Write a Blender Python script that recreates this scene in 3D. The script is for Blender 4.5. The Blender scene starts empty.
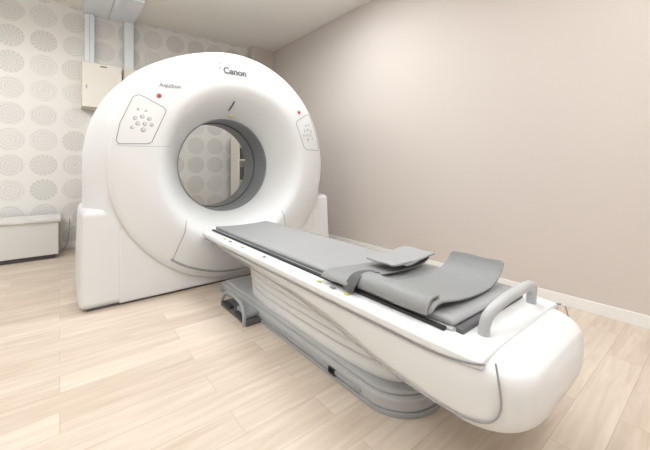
import bpy, bmesh, math, random
from mathutils import Vector, Matrix
random.seed(3)
sc=bpy.context.scene
try:
    sc.view_settings.view_transform='Standard'
    sc.view_settings.look='None'
except Exception as e: print(e)
def col(o,parent=None):
    sc.collection.objects.link(o)
    if parent: o.parent=parent
    return o
def empty(name,loc=(0,0,0)):
    e=bpy.data.objects.new(name,None); e.empty_display_size=.1
    sc.collection.objects.link(e); return e
# ---------------- materials
def mat(name,c,rough=.4,metal=0,var=.0,scale=20,bump=0,coat=0):
    m=bpy.data.materials.new(name); m.use_nodes=True
    nt=m.node_tree; b=nt.nodes['Principled BSDF']
    b.inputs['Roughness'].default_value=rough; b.inputs['Metallic'].default_value=metal
    b.inputs['Base Color'].default_value=(*c,1)
    tc=nt.nodes.new('ShaderNodeTexCoord'); n=nt.nodes.new('ShaderNodeTexNoise')
    n.inputs['Scale'].default_value=scale; n.inputs['Detail'].default_value=4
    nt.links.new(tc.outputs['Object'],n.inputs['Vector'])
    if var:
        r=nt.nodes.new('ShaderNodeMixRGB'); r.blend_type='MIX'
        r.inputs[1].default_value=(*[max(0,x*(1-var)) for x in c],1)
        r.inputs[2].default_value=(*[min(1,x*(1+var)) for x in c],1)
        nt.links.new(n.outputs['Fac'],r.inputs[0]); nt.links.new(r.outputs[0],b.inputs['Base Color'])
    if bump:
        bp=nt.nodes.new('ShaderNodeBump'); bp.inputs['Strength'].default_value=bump; bp.inputs['Distance'].default_value=.002
        nt.links.new(n.outputs['Fac'],bp.inputs['Height']); nt.links.new(bp.outputs['Normal'],b.inputs['Normal'])
    return m
M_white=mat('white_plastic',(.73,.75,.76),.36,var=.01,scale=3)
M_white2=mat('white_plastic_soft',(.60,.62,.63),.45,var=.01,scale=3)
M_seam=mat('seam_grey',(.24,.25,.26),.5)
M_lseam=mat('seam_light',(.32,.33,.34),.5)
M_grey=mat('grey_plastic',(.36,.375,.39),.4,var=.03)
M_liner=mat('bore_liner_grey',(.22,.235,.25),.4,var=.03)
M_lgrey=mat('light_grey_plastic',(.46,.48,.49),.4,var=.02)
M_dgrey=mat('dark_grey_plastic',(.10,.10,.11),.45,var=.03)
M_letter=mat('lettering_grey',(.22,.22,.23),.5)
M_black=mat('black_rubber',(.02,.02,.022),.5)
M_pad=mat('grey_mattress_vinyl',(.345,.355,.365),.5,var=.04,scale=60,bump=.1)
M_wrap=mat('grey_wrap_fabric',(.26,.27,.275),.55,var=.06,scale=80,bump=.2)
M_wrapl=mat('light_wrap_lining',(.34,.35,.36),.6,var=.05,scale=80,bump=.2)
M_strap=mat('dark_strap',(.10,.105,.11),.6,var=.05,scale=80,bump=.2)
M_red=mat('red_button',(.6,.03,.04),.3)
M_yel=mat('yellow_label',(.62,.60,.15),.5)
M_wall=mat('beige_wall_paint',(.61,.56,.522),.75,var=.01,scale=40,bump=.05)
M_ceil=mat('ceiling_paint',(.87,.84,.79),.8,var=.01,scale=40)
M_base=mat('baseboard_white',(.82,.81,.79),.5)
M_cream=mat('cream_metal',(.80,.77,.70),.45,var=.01)
M_duct=mat('duct_white',(.80,.84,.88),.45)
M_cab=mat('cabinet_white',(.74,.74,.72),.45,var=.01)
M_brown=mat('brown_wood',(.18,.11,.06),.5,var=.2,scale=10)

def floor_mat():
    m=bpy.data.materials.new('light_wood_planks'); m.use_nodes=True; nt=m.node_tree; N=nt.nodes; L=nt.links
    b=N['Principled BSDF']; b.inputs['Roughness'].default_value=.6; b.inputs['Specular IOR Level'].default_value=.35
    tc=N.new('ShaderNodeTexCoord')
    br=N.new('ShaderNodeTexBrick'); br.inputs['Scale'].default_value=1
    br.inputs['Brick Width'].default_value=.9; br.inputs['Row Height'].default_value=.15
    br.inputs['Mortar Size'].default_value=.0011; br.inputs['Mortar Smooth'].default_value=.1
    br.offset=.37; br.offset_frequency=2
    br.inputs['Color1'].default_value=(0,0,0,1); br.inputs['Color2'].default_value=(1,1,1,1); br.inputs['Mortar'].default_value=(.35,.35,.35,1)
    L.new(tc.outputs['Object'],br.inputs['Vector'])
    mp=N.new('ShaderNodeMapping'); mp.inputs['Scale'].default_value=(1.2,12,1)
    L.new(tc.outputs['Object'],mp.inputs['Vector'])
    add=N.new('ShaderNodeVectorMath'); add.operation='MULTIPLY_ADD'
    L.new(br.outputs['Color'],add.inputs[0]); add.inputs[1].default_value=(7,7,7); L.new(mp.outputs[0],add.inputs[2])
    n=N.new('ShaderNodeTexNoise'); n.inputs['Scale'].default_value=2.2; n.inputs['Detail'].default_value=6; n.inputs['Distortion'].default_value=.8
    L.new(add.outputs[0],n.inputs['Vector'])
    mx=N.new('ShaderNodeMath'); mx.operation='MULTIPLY_ADD'; L.new(n.outputs['Fac'],mx.inputs[0]); mx.inputs[1].default_value=1.0
    sp=N.new('ShaderNodeMath'); sp.operation='MULTIPLY'; L.new(br.outputs['Color'],sp.inputs[0]); sp.inputs[1].default_value=.34
    L.new(sp.outputs[0],mx.inputs[2])
    cr=N.new('ShaderNodeValToRGB'); e=cr.color_ramp.elements
    e[0].position=.28; e[0].color=(.515,.425,.335,1); e[1].position=.95; e[1].color=(.70,.615,.525,1)
    L.new(mx.outputs[0],cr.inputs[0])
    m2=N.new('ShaderNodeMixRGB'); m2.inputs[2].default_value=(.46,.37,.285,1)
    L.new(br.outputs['Fac'],m2.inputs[0]); L.new(cr.outputs[0],m2.inputs[1]); L.new(m2.outputs[0],b.inputs['Base Color'])
    return m
def wallpaper_mat():
    m=bpy.data.materials.new('circle_wallpaper'); m.use_nodes=True; nt=m.node_tree; N=nt.nodes; L=nt.links
    b=N['Principled BSDF']; b.inputs['Roughness'].default_value=.7
    tc=N.new('ShaderNodeTexCoord'); sep=N.new('ShaderNodeSeparateXYZ'); L.new(tc.outputs['Object'],sep.inputs[0])
    def math_(op,a,b2=None,c=None):
        n=N.new('ShaderNodeMath'); n.operation=op
        for i,v in enumerate((a,b2,c)):
            if v is None: continue
            if hasattr(v,'is_output'): L.new(v,n.inputs[i])
            else: n.inputs[i].default_value=v
        return n.outputs[0]
    S=.30
    u=math_('DIVIDE',sep.outputs['X'],S); v=math_('DIVIDE',sep.outputs['Z'],S)
    fu=math_('FLOOR',u); fv=math_('FLOOR',v)
    du=math_('SUBTRACT',math_('SUBTRACT',u,fu),.5); dv=math_('SUBTRACT',math_('SUBTRACT',v,fv),.5)
    r=math_('SQRT',math_('ADD',math_('MULTIPLY',du,du),math_('MULTIPLY',dv,dv)))
    cb=N.new('ShaderNodeCombineXYZ'); L.new(fu,cb.inputs[0]); L.new(fv,cb.inputs[1])
    wn=N.new('ShaderNodeTexWhiteNoise'); wn.noise_dimensions='2D'; L.new(cb.outputs[0],wn.inputs['Vector'])
    rnd=wn.outputs['Value']
    inside=math_('LESS_THAN',r,.43)
    ang=math_('ARCTAN2',dv,du)
    no=N.new('ShaderNodeTexNoise'); no.inputs['Scale'].default_value=14; L.new(tc.outputs['Object'],no.inputs['Vector'])
    ph=math_('ADD',math_('MULTIPLY',r,math_('ADD',math_('MULTIPLY',rnd,30),50)),math_('MULTIPLY',no.outputs['Fac'],9))
    s1=math_('SINE',ph); s2=math_('MULTIPLY',math_('SINE',math_('MULTIPLY',ang,16)),math_('GREATER_THAN',rnd,.6))
    ring=math_('GREATER_THAN',math_('ADD',s1,s2),-.1)
    st=math_('ADD',math_('MULTIPLY',rnd,.38),.34)
    fac=math_('MULTIPLY',math_('MULTIPLY',inside,math_('ADD',math_('MULTIPLY',ring,.55),.3)),st)
    mx=N.new('ShaderNodeMixRGB'); mx.inputs[1].default_value=(.77,.76,.73,1); mx.inputs[2].default_value=(.48,.48,.45,1)
    L.new(fac,mx.inputs[0]); L.new(mx.outputs[0],b.inputs['Base Color'])
    return m
M_floor=floor_mat(); M_paper=wallpaper_mat()

# ---------------- mesh helpers
def mk(name,verts,faces,m,parent=None,smooth=True,auto=None):
    me=bpy.data.meshes.new(name); me.from_pydata(verts,[],faces); me.update()
    bm=bmesh.new(); bm.from_mesh(me); bmesh.ops.recalc_face_normals(bm,faces=bm.faces); bm.to_mesh(me); bm.free()
    if smooth:
        for p in me.polygons: p.use_smooth=True
    me.materials.append(m)
    o=bpy.data.objects.new(name,me); col(o,parent); return o
def box(name,lo,hi,m,parent=None,bev=0,seg=3,taper=None):
    bm=bmesh.new(); bmesh.ops.create_cube(bm,size=1)
    c=[(a+b)/2 for a,b in zip(lo,hi)]; s=[b-a for a,b in zip(lo,hi)]
    for v in bm.verts:
        x=[v.co[i]*s[i]+c[i] for i in range(3)]
        if taper and v.co.z>0: x[0]=c[0]+(x[0]-c[0])*taper[0]+ (taper[2] if len(taper)>2 else 0); x[1]=c[1]+(x[1]-c[1])*taper[1]
        v.co=x
    if bev: bmesh.ops.bevel(bm,geom=bm.edges[:],offset=bev,segments=seg,profile=.5,affect='EDGES')
    me=bpy.data.meshes.new(name); bm.to_mesh(me); bm.free(); me.materials.append(m)
    o=bpy.data.objects.new(name,me); col(o,parent)
    if bev:
        for p in me.polygons: p.use_smooth=True
        w=o.modifiers.new('wn','WEIGHTED_NORMAL')
    return o
def loft(name,rings,m,parent=None,cap0=False,cap1=False,smooth=True):
    n=len(rings[0]); V=[p for r in rings for p in r]; F=[]
    for i in range(len(rings)-1):
        for j in range(n):
            k=(j+1)%n; F.append((i*n+j,i*n+k,(i+1)*n+k,(i+1)*n+j))
    if cap0: F.append(tuple(range(n)))
    if cap1: F.append(tuple((len(rings)-1)*n+j for j in range(n)))
    return mk(name,V,F,m,parent,smooth)
def tube(name,pts,r,m,parent=None,cyc=False,res=4,bez=False):
    cu=bpy.data.curves.new(name,'CURVE'); cu.dimensions='3D'; cu.bevel_depth=r; cu.bevel_resolution=res; cu.use_fill_caps=True
    s=cu.splines.new('NURBS' if bez else 'POLY'); s.points.add(len(pts)-1)
    for p,q in zip(s.points,pts): p.co=(*q,1)
    s.use_cyclic_u=cyc
    if bez: s.order_u=3; s.use_endpoint_u=not cyc; cu.resolution_u=8
    cu.materials.append(m)
    t=bpy.data.objects.new(name,cu)
    sc.collection.objects.link(t); dg=bpy.context.evaluated_depsgraph_get(); dg.update()
    me=bpy.data.meshes.new_from_object(t.evaluated_get(dg)); bpy.data.objects.remove(t)
    for p in me.polygons: p.use_smooth=True
    if not me.materials: me.materials.append(m)
    o=bpy.data.objects.new(name,me); return col(o,parent)
def sgn(x): return 1 if x>=0 else -1
# ---------------- room
XL,XR,YB,YF,H=-2.4,2.94,5.25,-1.6,3.05
T=.1
box('floor',(XL-T,YF-T,-.1),(XR+T,YB+T,0),M_floor)
box('ceiling',(XL-T,YF-T,H),(XR+T,YB+T,H+.1),M_ceil)
box('wall_back',(XL-T,YB,0),(XR+T,YB+T,H),M_paper)
box('wall_right',(XR,YF,0),(XR+T,YB,H),M_wall)
box('wall_left',(XL-T,YF,0),(XL,YB,H),M_wall)
box('wall_front',(XL-T,YF-T,0),(XR+T,YF,H),M_wall)
box('wall_column',(2.52,5.1,0),(XR,YB,H),M_wall)
box('baseboard_right',(XR-.012,YF,0),(XR,5.1,.085),M_base,bev=.003)
box('baseboard_back',(XL,YB-.012,0),(2.52,YB,.085),M_base,bev=.003)
box('baseboard_left',(XL,YF,0),(XL+.012,YB-.012,.085),M_base,bev=.003)

# ---------------- gantry
G=empty('ct_scanner_gantry')
GX,GZ=1.25,1.05
NA=160
def circ(r,y,rz=None,gx=None):
    rz=rz or r
    return [(GX+r*math.cos(2*math.pi*i/NA),y,GZ+rz*math.sin(2*math.pi*i/NA)) for i in range(NA)]
def ush(y,W,Ht,Hb,nt,nb):
    out=[]
    for i in range(NA):
        a=2*math.pi*i/NA; c,s=math.cos(a),math.sin(a)
        n,Hh=(nt,Ht) if s>=0 else (nb,Hb)
        r=((abs(c)/W)**n+(abs(s)/Hh)**n)**(-1/n)
        out.append((GX+r*c,y,GZ+r*s))
    return out
shell=[circ(.90,2.885),ush(2.885,.972,1.0,1.02,2,4),ush(2.90,.99,1.012,1.03,2,5),ush(2.95,1.02,1.025,1.04,2.05,6),
 ush(3.03,1.06,1.032,1.045,2.1,7),ush(3.15,1.095,1.035,1.045,2.15,7),ush(3.3,1.11,1.035,1.045,2.15,7),ush(3.55,1.10,1.025,1.045,2.15,7),
 ush(3.68,1.06,.995,1.045,2.1,7),ush(3.76,1.0,.95,1.03,2.1,6),ush(3.80,.93,.88,1.0,2,5),circ(.82,3.81),circ(.64,3.80),circ(.56,3.76),circ(.50,3.70),circ(.455,3.62),circ(.435,3.56)]
loft('outer_shell',shell,M_white,G)
prof=[(.90,2.90),(.985,2.895),(.990,2.875),(.987,2.857),(.974,2.842),(.935,2.822),(.86,2.798),(.79,2.780),(.73,2.770),(.685,2.768),(.655,2.776),(.62,2.800),(.587,2.838),(.555,2.885),(.523,2.935),(.495,2.98),(.468,3.03),(.45,3.065),(.44,3.095)]
RZ=1.02
loft('front_bore_cover',[circ(r,y,r*(1+ (RZ-1)*min(1,max(0,(r-.4)/.5)))) for r,y in prof],M_white,G)
loft('bore_liner',[circ(.44,3.09),circ(.432,3.095),circ(.43,3.13),circ(.43,3.56),circ(.44,3.58)],M_liner,G)
tube('bore_scan_window',[(GX+.427*math.cos(a*math.pi/40),3.34,GZ+.427*math.sin(a*math.pi/40)) for a in range(80)],.006,M_dgrey,G,cyc=True)
tube('bore_rim_ring',[(GX+.438*math.cos(a*math.pi/40),3.09,GZ+.438*math.sin(a*math.pi/40)) for a in range(80)],.006,M_seam,G,cyc=True)
def fy(x,z):
    dx=x-GX; dz=(z-GZ)
    r=math.hypot(dx,dz/(1.014))
    pr=prof[2:]
    for (r0,y0),(r1,y1) in zip(pr,pr[1:]):
        if r1<=r<=r0: t=(r-r0)/(r1-r0); return y0+t*(y1-y0)
    return 2.86
def onface(pts,off=.001,n=10,cyc=False):
    out=[]; P=list(pts)+([pts[0]] if cyc else [])
    for a,b in zip(P,P[1:]):
        for k in range(n):
            t=k/n; x=a[0]+(b[0]-a[0])*t; z=a[1]+(b[1]-a[1])*t; out.append((x,fy(x,z)-off,z))
    if not cyc: x,z=P[-1]; out.append((x,fy(x,z)-off,z))
    return out
def mir(pts): return [(2*GX-x,z) for x,z in pts]
panel=[(.43,1.565),(.47,1.585),(.63,1.495),(.645,1.47),(.545,1.225),(.52,1.21),(.335,1.205),(.32,1.23),(.345,1.36)]
tube('control_panel_outline_1',onface(panel,cyc=True),.0027,M_seam,G,cyc=True,res=1)
tube('control_panel_outline_2',onface(mir(panel),cyc=True),.0027,M_seam,G,cyc=True,res=1)
def button(name,x,z,r,m,d=.005):
    y=fy(x,z)
    n=20; rings=[]
    for rr,dd in ((r,.004),(r,-d),(r*.85,-d-.002)):
        rings.append([(x+rr*math.cos(2*math.pi*i/n),y+dd,z+rr*math.sin(2*math.pi*i/n)) for i in range(n)])
    return loft(name,rings,m,G,cap1=True,smooth=False)
k=0
for s in (0,1):
    for (x,z,r) in [(.44,1.40,.015),(.485,1.415,.015),(.53,1.40,.015),(.455,1.36,.015),(.5,1.36,.015),(.545,1.355,.013),(.42,1.33,.013),(.49,1.315,.017),(.51,1.46,.009),(.46,1.47,.009)]:
        k+=1; xx=x if s==0 else 2*GX-x
        bb=button('key_%d'%k,xx,z,r,M_lseam,.002); button('key_cap_%d'%k,xx,z,r*.72,M_white2,.004)
    xx=.60 if s==0 else 2*GX-.60
    button('stop_ring_%d'%(s+1),xx,1.585,.022,M_lgrey,.003); button('emergency_stop_%d'%(s+1),xx,1.585,.014,M_red,.010)
for i,dx in enumerate((-.17,)):
    button('status_lamp_%d'%i,GX+dx,1.93,.007,M_seam,.002)
    button('status_lamp_b%d'%i,GX+dx,1.89,.010,M_lseam,.002)
# lower access cover seams
tube('seam_left',onface([(.80,.60),(.78,.50),(.74,.40),(.70,.28)],off=.0005),.003,M_lseam,G,res=1)
tube('seam_right',onface(mir([(.80,.60),(.78,.50),(.74,.40),(.70,.28)]),off=.0005),.003,M_lseam,G,res=1)
def arc(r,a0,a1,n=40): return [(GX+r*math.cos(math.radians(a0+(a1-a0)*i/n)),GZ+r*1.01*math.sin(math.radians(a0+(a1-a0)*i/n))) for i in range(n+1)]
tube('lower_arc_trim',onface(arc(.93,233,307),n=1,off=0),.010,M_grey,G,res=2)
tube('panel_seam_1',onface([(.32,1.2),(.36,1.19),(.56,1.19),(.70,1.2)],off=0),.0015,M_lseam,G,res=1)
# text
def text(s,name,x,z,size,m,bold=.003):
    cu=bpy.data.curves.new(name,'FONT'); cu.body=s; cu.size=size; cu.extrude=.001; cu.align_x='CENTER'; cu.align_y='CENTER'; cu.offset=bold
    t=bpy.data.objects.new(name,cu); sc.collection.objects.link(t)
    dg=bpy.context.evaluated_depsgraph_get(); dg.update()
    me=bpy.data.meshes.new_from_object(t.evaluated_get(dg)); bpy.data.objects.remove(t)
    for v in me.vertices:
        X=x+v.co.x; Z=z+v.co.y; v.co=(X,fy(X,Z)-.004-v.co.z,Z)
    me.materials.clear(); me.materials.append(m)
    return col(bpy.data.objects.new(name,me),G)
text('Canon','maker_lettering',1.215,1.875,.080,M_dgrey,.003)
text('Aquilion','model_lettering',.680,1.675,.046,M_letter,.0002)
# base wings
for s in (0,1):
    lo=(.10,2.875,0.012);hi=(.46,3.72,.72)
    if s: lo,hi=(2*GX-hi[0],lo[1],lo[2]),(2*GX-lo[0],hi[1],hi[2])
    box('base_wing_%d'%(s+1),lo,hi,M_white,G,bev=.05,seg=5,taper=(.93,.97,(.012 if s==0 else -.012)))
box('base_front_cover',(.34,2.872,.014),(2.16,3.5,.36),M_white,G,bev=.02)
box('base_corner_cover_1',(.34,2.870,.014),(.78,3.3,.58),M_white,G,bev=.02)
box('base_corner_cover_2',(1.72,2.870,.014),(2.16,3.3,.58),M_white,G,bev=.02)
box('base_plinth',(.15,2.90,0),(2.35,3.68,.03),M_dgrey,G)
# bore top marker
tube('bore_marker_cable',[(1.235,2.85,GZ+.575),(1.238,2.89,GZ+.545),(1.228,2.96,GZ+.505)],.005,M_black,G,bez=True)
box('bore_label',(1.265,3.02,GZ+.46),(1.30,3.05,GZ+.475),M_yel,G)

# ---------------- patient table
P=empty('ct_patient_table')
TX=1.25
NB=64
def sect(y,w,zb,zt,n,bulge=0):
    out=[]; zc=(zb+zt)/2; h=(zt-zb)/2
    for i in range(NB):
        a=2*math.pi*(i+.5)/NB; c,s=math.cos(a),math.sin(a)
        x=w*sgn(c)*abs(c)**(2/n); z=h*sgn(s)*abs(s)**(2/n)
        if z<0: x*=1-bulge*(abs(z)/h)**2
        out.append((TX+x,y,zc+z))
    return out
hull=[]
ys=[(2.74,.30,.43),(2.70,.315,.415),(2.3,.318,.40),(1.8,.318,.385),(1.4,.32,.365),(1.15,.322,.34),(1.0,.324,.31),(.88,.326,.28),(.75,.328,.262),(.6,.33,.255)]
for y,w,zb in ys: hull.append(sect(y,w,zb,.497,7,.10))
for k in range(1,13):
    t=k/12*math.pi/2
    y=.54-.20*math.sin(t); q=math.cos(t)
    w=.33-.13*(1-q)**1.1; zb=.25+.075*(1-q); zt=.497-.045*(1-q)
    hull.append(sect(y,w,zb,zt,6-2*(1-q),.10))
last=hull[-1]
for f,dy in ((.8,.008),(.4,.013)):
    c=Vector((TX,last[0][1],.39)); hull.append([tuple(c+(Vector(p)-c)*f+Vector((0,-dy,0))) for p in last])
loft('couch_body',hull,M_white,P,cap0=True,cap1=True)
# tray / lip
tray=[]
for y,w in ((2.755,.31),(2.75,.33),(2.70,.338),(.7,.338)):
    tray.append(sect(y,w,.452,.507,5))
for k in range(1,9):
    t=k/8*math.pi/2; y=.7-.25*math.sin(t); q=math.cos(t)
    tray.append(sect(y,.338-.02*(1-q),.452+.01*(1-q),.507-.012*(1-q),5))
loft('couch_side_lip',tray,M_white,P,cap0=True,cap1=True)
for s in (-1,1):
    tube('lip_groove_%d'%(s+2),[(TX+s*.333,2.70,.455),(TX+s*.335,.72,.455),(TX+s*.334,.5,.47),(TX+s*.322,.44,.49)],.0035,M_seam,P,bez=True,res=1)
    tube('side_groove_%d'%(s+2),[(TX+s*.319,2.6,.43),(TX+s*.320,1.5,.40),(TX+s*.323,1.1,.36),(TX+s*.322,.85,.315),(TX+s*.322,.6,.295),(TX+s*.318,.45,.31),(TX+s*.305,.40,.36),(TX+s*.308,.405,.44),(TX+s*.30,.42,.495)],.003,M_lseam,P,bez=True,res=1)
# rails and mattress
for s in (-1,1):
    box('cradle_rail_%d'%(s+2),(TX+s*.258-.009,.60,.503),(TX+s*.258+.009,2.72,.516),M_black,P,bev=.003)
box('cradle_plate',(TX-.25,.58,.503),(TX+.25,2.72,.514),M_lgrey,P,bev=.004)
mr=[]
def mattr(y,w,zt):
    pts=[]
    n=14
    for i in range(n+1):
        u=-1+2*i/n; pts.append((TX+u*w,y,zt+.010*u*u))
    pts.append((TX+w+.003,y,zt+.002)); pts.append((TX+w,y,.514))
    pts.append((TX-w,y,.514)); pts.append((TX-w-.003,y,zt+.002))
    return pts
for y,w,zt in ((2.722,.225,.522),(2.715,.232,.527),(2.0,.238,.528),(1.0,.238,.528),(.60,.238,.528),(.58,.232,.522)):
    mr.append(mattr(y,w,zt))
loft('mattress',mr,M_pad,P,cap0=True,cap1=True)
box('mattress_end_block',(TX-.24,.548,.50),(TX+.24,.575,.52),M_dgrey,P,bev=.006)
# handle
tube('end_handle',[(1.07,.51,.50),(1.07,.51,.53),(1.08,.50,.57),(1.14,.485,.60),(1.26,.475,.612),(1.38,.485,.60),(1.45,.50,.57),(1.465,.51,.53),(1.465,.51,.50)],.018,M_lgrey,P,bez=True)
# labels
for i,(x,y,m,w) in enumerate([(.945,2.35,M_yel,.03),(.945,2.05,M_yel,.03),(.945,2.25,M_seam,.03),(.945,1.22,M_yel,.025),(.945,1.03,M_yel,.02),(.945,1.12,M_seam,.03),(.945,1.75,M_seam,.02)]):
    box('edge_label_%d'%(i+1),(x-.007,y-w/2,.505),(x+.007,y+w/2,.5085),m,P)
# telescoping pedestal covers
def plan(cx,cy,hw,hl,z,n=5):
    out=[]
    for i in range(NB):
        a=2*math.pi*(i+.5)/NB; c,s=math.cos(a),math.sin(a)
        out.append((cx+hw*sgn(c)*abs(c)**(2/n),cy+hl*sgn(s)*abs(s)**(2/n),z))
    return out
lv=[(.09,.170,.172,.72),(.166,.222,.183,.71),(.218,.274,.194,.71),(.270,.326,.205,.70),(.322,.42,.216,.69)]
for i,(z0,z1,hw,hl) in enumerate(lv):
    cy=1.62
    r=[plan(TX,cy,hw-.012,hl-.012,z0,3.6),plan(TX,cy,hw-.003,hl-.003,z0+.003,3.6),plan(TX,cy,hw,hl,z0+.012,3.6),plan(TX,cy,hw-.002,hl-.002,z1,3.6)]
    loft('lift_cover_%d'%(i+1),r,M_white,P,cap0=True,cap1=True)
def slab(name,hw,y0,y1,z0,z1,m,bev=.01,r=None):
    rings=[]
    for z,i in ((z0,bev*.3),(z0+bev*.3,0),(z1-bev,0),(z1-bev*.3,bev*.3),(z1,bev)):
        pts=[]; h=hw-i
        for k in range(33):
            a=math.pi+math.pi*k/32; pts.append((TX+h*math.cos(a),y0+hw+h*math.sin(a)*1.0,z))
        pts.append((TX+h,y1-i,z)); pts.append((TX-h,y1-i,z))
        rings.append(pts)
    return loft(name,rings,m,P,cap0=True,cap1=True,smooth=False)
slab('base_plate',.205,.80,2.70,0,.02,M_grey,.004)
slab('base_cover',.200,.81,2.69,.02,.078,M_lgrey,.014)
slab('base_top',.185,.83,2.65,.078,.098,M_lgrey,.012)
for s in (-1,1):
    box('base_side_rail_%d'%(s+2),(TX+s*.203-.006,1.05,.03),(TX+s*.203+.006,2.4,.048),M_grey,P,bev=.003)
    box('base_slot_%d'%(s+2),(TX+s*.205-.004,1.22,.02),(TX+s*.205+.004,1.27,.05),M_black,P)
# foot pedals
box('pedal_bracket',(.94,1.98,.0),(1.06,2.42,.03),M_dgrey,P,bev=.008)
box('pedal_housing',(.96,2.02,.03),(1.05,2.18,.07),M_grey,P,bev=.012)
box('pedal_plate',(.93,2.03,.03),(.97,2.15,.05),M_black,P,bev=.006)
box('pedal_plate_2',(.93,2.24,.03),(.97,2.36,.05),M_black,P,bev=.006)
tube('pedal_guard',[(.93,1.99,.01),(.93,1.99,.11),(.95,2.1,.13),(.96,2.38,.13),(.96,2.44,.02)],.012,M_grey,P,bez=True)

# ---------------- wraps (sheets)
def spl(pts,n=6):
    out=[]
    for i in range(len(pts)-1):
        p0=pts[max(i-1,0)];p1=pts[i];p2=pts[i+1];p3=pts[min(i+2,len(pts)-1)]
        for k in range(n):
            t=k/n
            out.append(tuple(.5*((2*b)+(-a+c)*t+(2*a-5*b+4*c-d)*t*t+(-a+3*b-3*c+d)*t**3) for a,b,c,d in zip(p0,p1,p2,p3)))
    out.append(pts[-1]); return out
def sheet(name,profA,profB,m,th=.01,wob=.002,corner=.012):
    A=spl(profA);B=spl(profB);L=len(A);n=12
    V=[];F=[]
    for j in range(n+1):
        v=j/n
        for i in range(L):
            u=i/(L-1); e=min(u,1-u)*2
            cc=corner*max(0,1-e/.12)**2
            p=Vector(A[i]).lerp(Vector(B[i]),v)
            d=(Vector(B[i])-Vector(A[i])).normalized()
            p+=d*cc*(1-2*v)
            p.z+=wob*(math.sin(9*v+8*u)+1)*.6
            p.x+=wob*math.sin(6*v+3*u)
            V.append(p[:])
    for j in range(n):
        for i in range(L-1): F.append((j*L+i,j*L+i+1,(j+1)*L+i+1,(j+1)*L+i))
    o=mk(name,V,F,m)
    so=o.modifiers.new('s','SOLIDIFY'); so.thickness=th; so.offset=0
    bv=o.modifiers.new('b','BEVEL'); bv.width=th*.35; bv.segments=2; bv.limit_method='ANGLE'
    return o
def pr(xz,ys,dz=-.007):
    n=len(xz)
    return [(x,ys[0]+(ys[1]-ys[0])*i/(n-1),z+(dz if z>.53 else 0)) for i,(x,z) in enumerate(xz)]
W1=empty('patient_restraint_wrap')
p=[(.955,.528),(.963,.550),(1.0,.563),(1.07,.560),(1.16,.555),(1.26,.551),(1.36,.553),(1.43,.563),(1.462,.580),(1.45,.596),(1.40,.598),(1.33,.590),(1.26,.585)]
a=sheet('main_panel',pr(p,(1.04,.95)),pr(p,(1.22,1.13)),M_wrap,th=.008); a.parent=W1
p=[(1.19,.592),(1.28,.593),(1.36,.600),(1.42,.611),(1.455,.616)]
a=sheet('folded_flap',pr(p,(.98,.93)),pr(p,(1.16,1.12)),M_wrapl,th=.010); a.parent=W1
W2=empty('patient_restraint_wrap.001')
p=[(.985,.545),(1.0,.568),(1.04,.576),(1.09,.568),(1.16,.558),(1.25,.552),(1.34,.553),(1.40,.564),(1.44,.588),(1.465,.618),(1.478,.645)]
q=[(.99,.545),(1.005,.568),(1.05,.575),(1.10,.566),(1.17,.557),(1.25,.552),(1.34,.554),(1.395,.566),(1.43,.592),(1.45,.622),(1.46,.648)]
a=sheet('main_panel',pr(p,(.645,.615)),pr(q,(.93,.85)),M_wrap,th=.008); a.parent=W2
p=[(1.06,.586),(1.02,.590),(.992,.580),(.980,.556),(.985,.538)]
a=sheet('side_roll',pr(p,(.66,.66)),pr(p,(1.0,1.0)),M_wrap,th=.010,corner=.01); a.parent=W2
p=[(1.10,.580),(1.04,.590),(.99,.585),(.965,.560),(.955,.530),(.952,.514)]
a=sheet('strap',pr(p,(.98,1.0)),pr(p,(1.03,1.06)),M_strap,th=.004,corner=0); a.parent=W2

# ---------------- wall cabinets, ducts
C1=empty('electrical_wall_box')
box('body',(.21,5.06,1.77),(.64,5.25,2.34),M_cream,C1,bev=.006)
box('door',(.215,5.045,1.777),(.635,5.06,2.333),M_cream,C1,bev=.004)
box('door_reveal',(.212,5.058,1.773),(.638,5.062,2.337),M_seam,C1)
box('latch_1',(.25,5.038,2.0),(.268,5.046,2.05),M_lgrey,C1,bev=.003)
box('name_plate',(.40,5.042,2.29),(.47,5.046,2.305),M_dgrey,C1)
for i in range(3): box('hinge_%d'%i,(.628,5.04,1.84+.2*i),(.642,5.06,1.88+.2*i),M_lgrey,C1,bev=.002)
C2=empty('electrical_wall_box.001')
box('body',(.66,5.11,1.70),(.90,5.25,2.34),M_cream,C2,bev=.006)
box('door',(.665,5.098,1.707),(.895,5.11,2.333),M_cream,C2,bev=.004)
box('latch',(.68,5.092,2.0),(.695,5.10,2.05),M_lgrey,C2,bev=.003)
D=empty('cable_duct')
box('drop',(.25,5.18,2.335),(.35,5.247,2.985),M_duct,D,bev=.006)
box('drop_cover_line',(.298,5.177,2.35),(.302,5.182,2.98),M_lseam,D)
D2=empty('cable_duct.001')
box('drop',(.68,5.16,2.335),(.79,5.247,2.985),M_duct,D2,bev=.006)
D3=empty('ceiling_cable_tray')
box('tray',(.24,4.45,2.99),(.80,5.25,3.05),M_duct,D3,bev=.006)
box('tray_line',(.50,4.45,2.986),(.505,5.25,2.992),M_lseam,D3)
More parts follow.
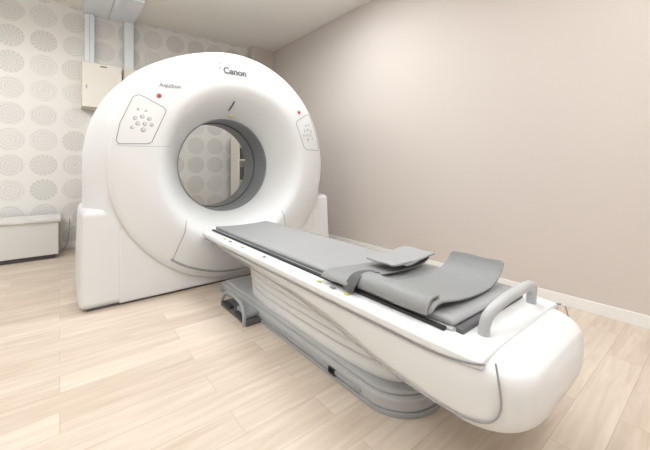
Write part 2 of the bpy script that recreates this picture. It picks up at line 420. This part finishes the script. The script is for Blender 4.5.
# low cabinet at left
E=empty('low_equipment_cabinet')
box('body',(-1.25,4.78,.05),(-.01,5.2,.42),M_cab,E,bev=.006)
box('top_panel',(-1.27,4.76,.42),(.01,5.21,.455),M_cab,E,bev=.006)
box('plinth',(-1.22,4.82,0),(-.04,5.18,.05),M_dgrey,E)
for i,x in enumerate((-.94,-.63)): box('panel_gap_%d'%i,(x-.002,4.777,.06),(x+.002,4.782,.41),M_seam,E)
O=empty('wall_outlet')
box('plate',(.06,5.24,.32),(.13,5.25,.44),M_base,O,bev=.003)
tube('cord',[(.095,5.235,.37),(.095,5.19,.36),(.09,5.19,.2),(.07,5.17,.05),(.03,5.2,.008)],.005,M_grey,O,bez=True)
# supply shelf behind gantry
S=empty('supply_shelf')
sx0,sx1,sy0,sy1=2.15,2.50,4.8,5.1
for i,x in enumerate((sx0,sx1-.02)): box('side_%d'%i,(x,sy0,0),(x+.02,sy1,1.5),M_cream,S)
for i,z in enumerate((.1,.45,.8,1.12,1.48)): box('board_%d'%i,(sx0+.02,sy0,z),(sx1-.02,sy1,z+.02),M_cream,S)
for i,(x,z,h,m) in enumerate([(2.21,.82,.2,M_dgrey),(2.31,.82,.16,M_cream),(2.40,.82,.22,M_brown),(2.22,1.14,.18,M_dgrey),(2.31,1.14,.24,M_brown),(2.41,1.14,.14,M_brown),(2.24,.47,.2,M_lgrey),(2.36,.47,.25,M_dgrey)]):
    box('box_item_%d'%i,(x-.03,sy0+.01,z),(x+.04,sy0+.18,z+h),m,S,bev=.004)

# ---------------- added ceiling lights, out of view, to light the room evenly
nL=[0]
def added_clight(x,y,sx,sy,pw,up,drop):
    i=nL[0]; nL[0]+=1
    e=empty('added_ceiling_light' if i==0 else 'added_ceiling_light.%03d'%i)
    zt=H-drop
    for nm,lo,hi in (('frame_1',(x-sx/2-.03,y-sy/2-.03,zt-.02),(x-sx/2,y+sy/2+.03,zt+.02)),('frame_2',(x+sx/2,y-sy/2-.03,zt-.02),(x+sx/2+.03,y+sy/2+.03,zt+.02)),
        ('frame_3',(x-sx/2,y-sy/2-.03,zt-.02),(x+sx/2,y-sy/2,zt+.02)),('frame_4',(x-sx/2,y+sy/2,zt-.02),(x+sx/2,y+sy/2+.03,zt+.02)),
        ('back_plate',(x-sx/2,y-sy/2,zt-.004),(x+sx/2,y+sy/2,zt+.004))):
        box(nm,lo,hi,M_base,e)
    if up:
        for q in (-1,1): tube('hanger_%d'%(q+2),[(x+q*(sx/2+.015),y,zt),(x+q*(sx/2+.015),y,H)],.005,M_base,e)  # hangers for the added pendants
    for nm,dz,rx,f in (('fill_panel',-.012,0,pw),('fill_uplight',.012,math.pi,up)):  # downward fill, plus an upward one added to brighten the ceiling
        if not f: continue
        l=bpy.data.lights.new(nm,'AREA'); l.shape='RECTANGLE'; l.size=sx*.97; l.size_y=sy*.97; l.energy=f; l.color=(.96,.98,1)
        o=bpy.data.objects.new(nm,l); o.location=(x,y,zt+dz); o.rotation_euler=(rx,0,0); col(o,e)
added_clight(-1.0,3.6,1.2,.6,30,22,.28)
added_clight(1.6,2.55,1.0,.4,38,0,.021)  # unseen flush fixture added to lift the dim back area
added_clight(.6,1.0,1.2,.6,12,25,.28)
added_clight(-1.2,1.2,1.2,.6,14,25,.28)
added_clight(1.7,-.6,1.2,.6,25,25,.28)
added_clight(-.8,-.8,1.2,.6,14,25,.28)
w=bpy.data.worlds.new('world'); sc.world=w; w.use_nodes=True
w.node_tree.nodes['Background'].inputs[0].default_value=(.8,.85,.9,1); w.node_tree.nodes['Background'].inputs[1].default_value=.3
# ---------------- camera
cd=bpy.data.cameras.new('camera'); cd.sensor_width=36; cd.lens=330/650*36; cd.shift_y=-60/650; cd.clip_start=.02
co=bpy.data.objects.new('camera',cd); co.location=(0,0,1.05); co.rotation_euler=(math.radians(90),0,math.radians(-38.8)); col(co)
sc.camera=co
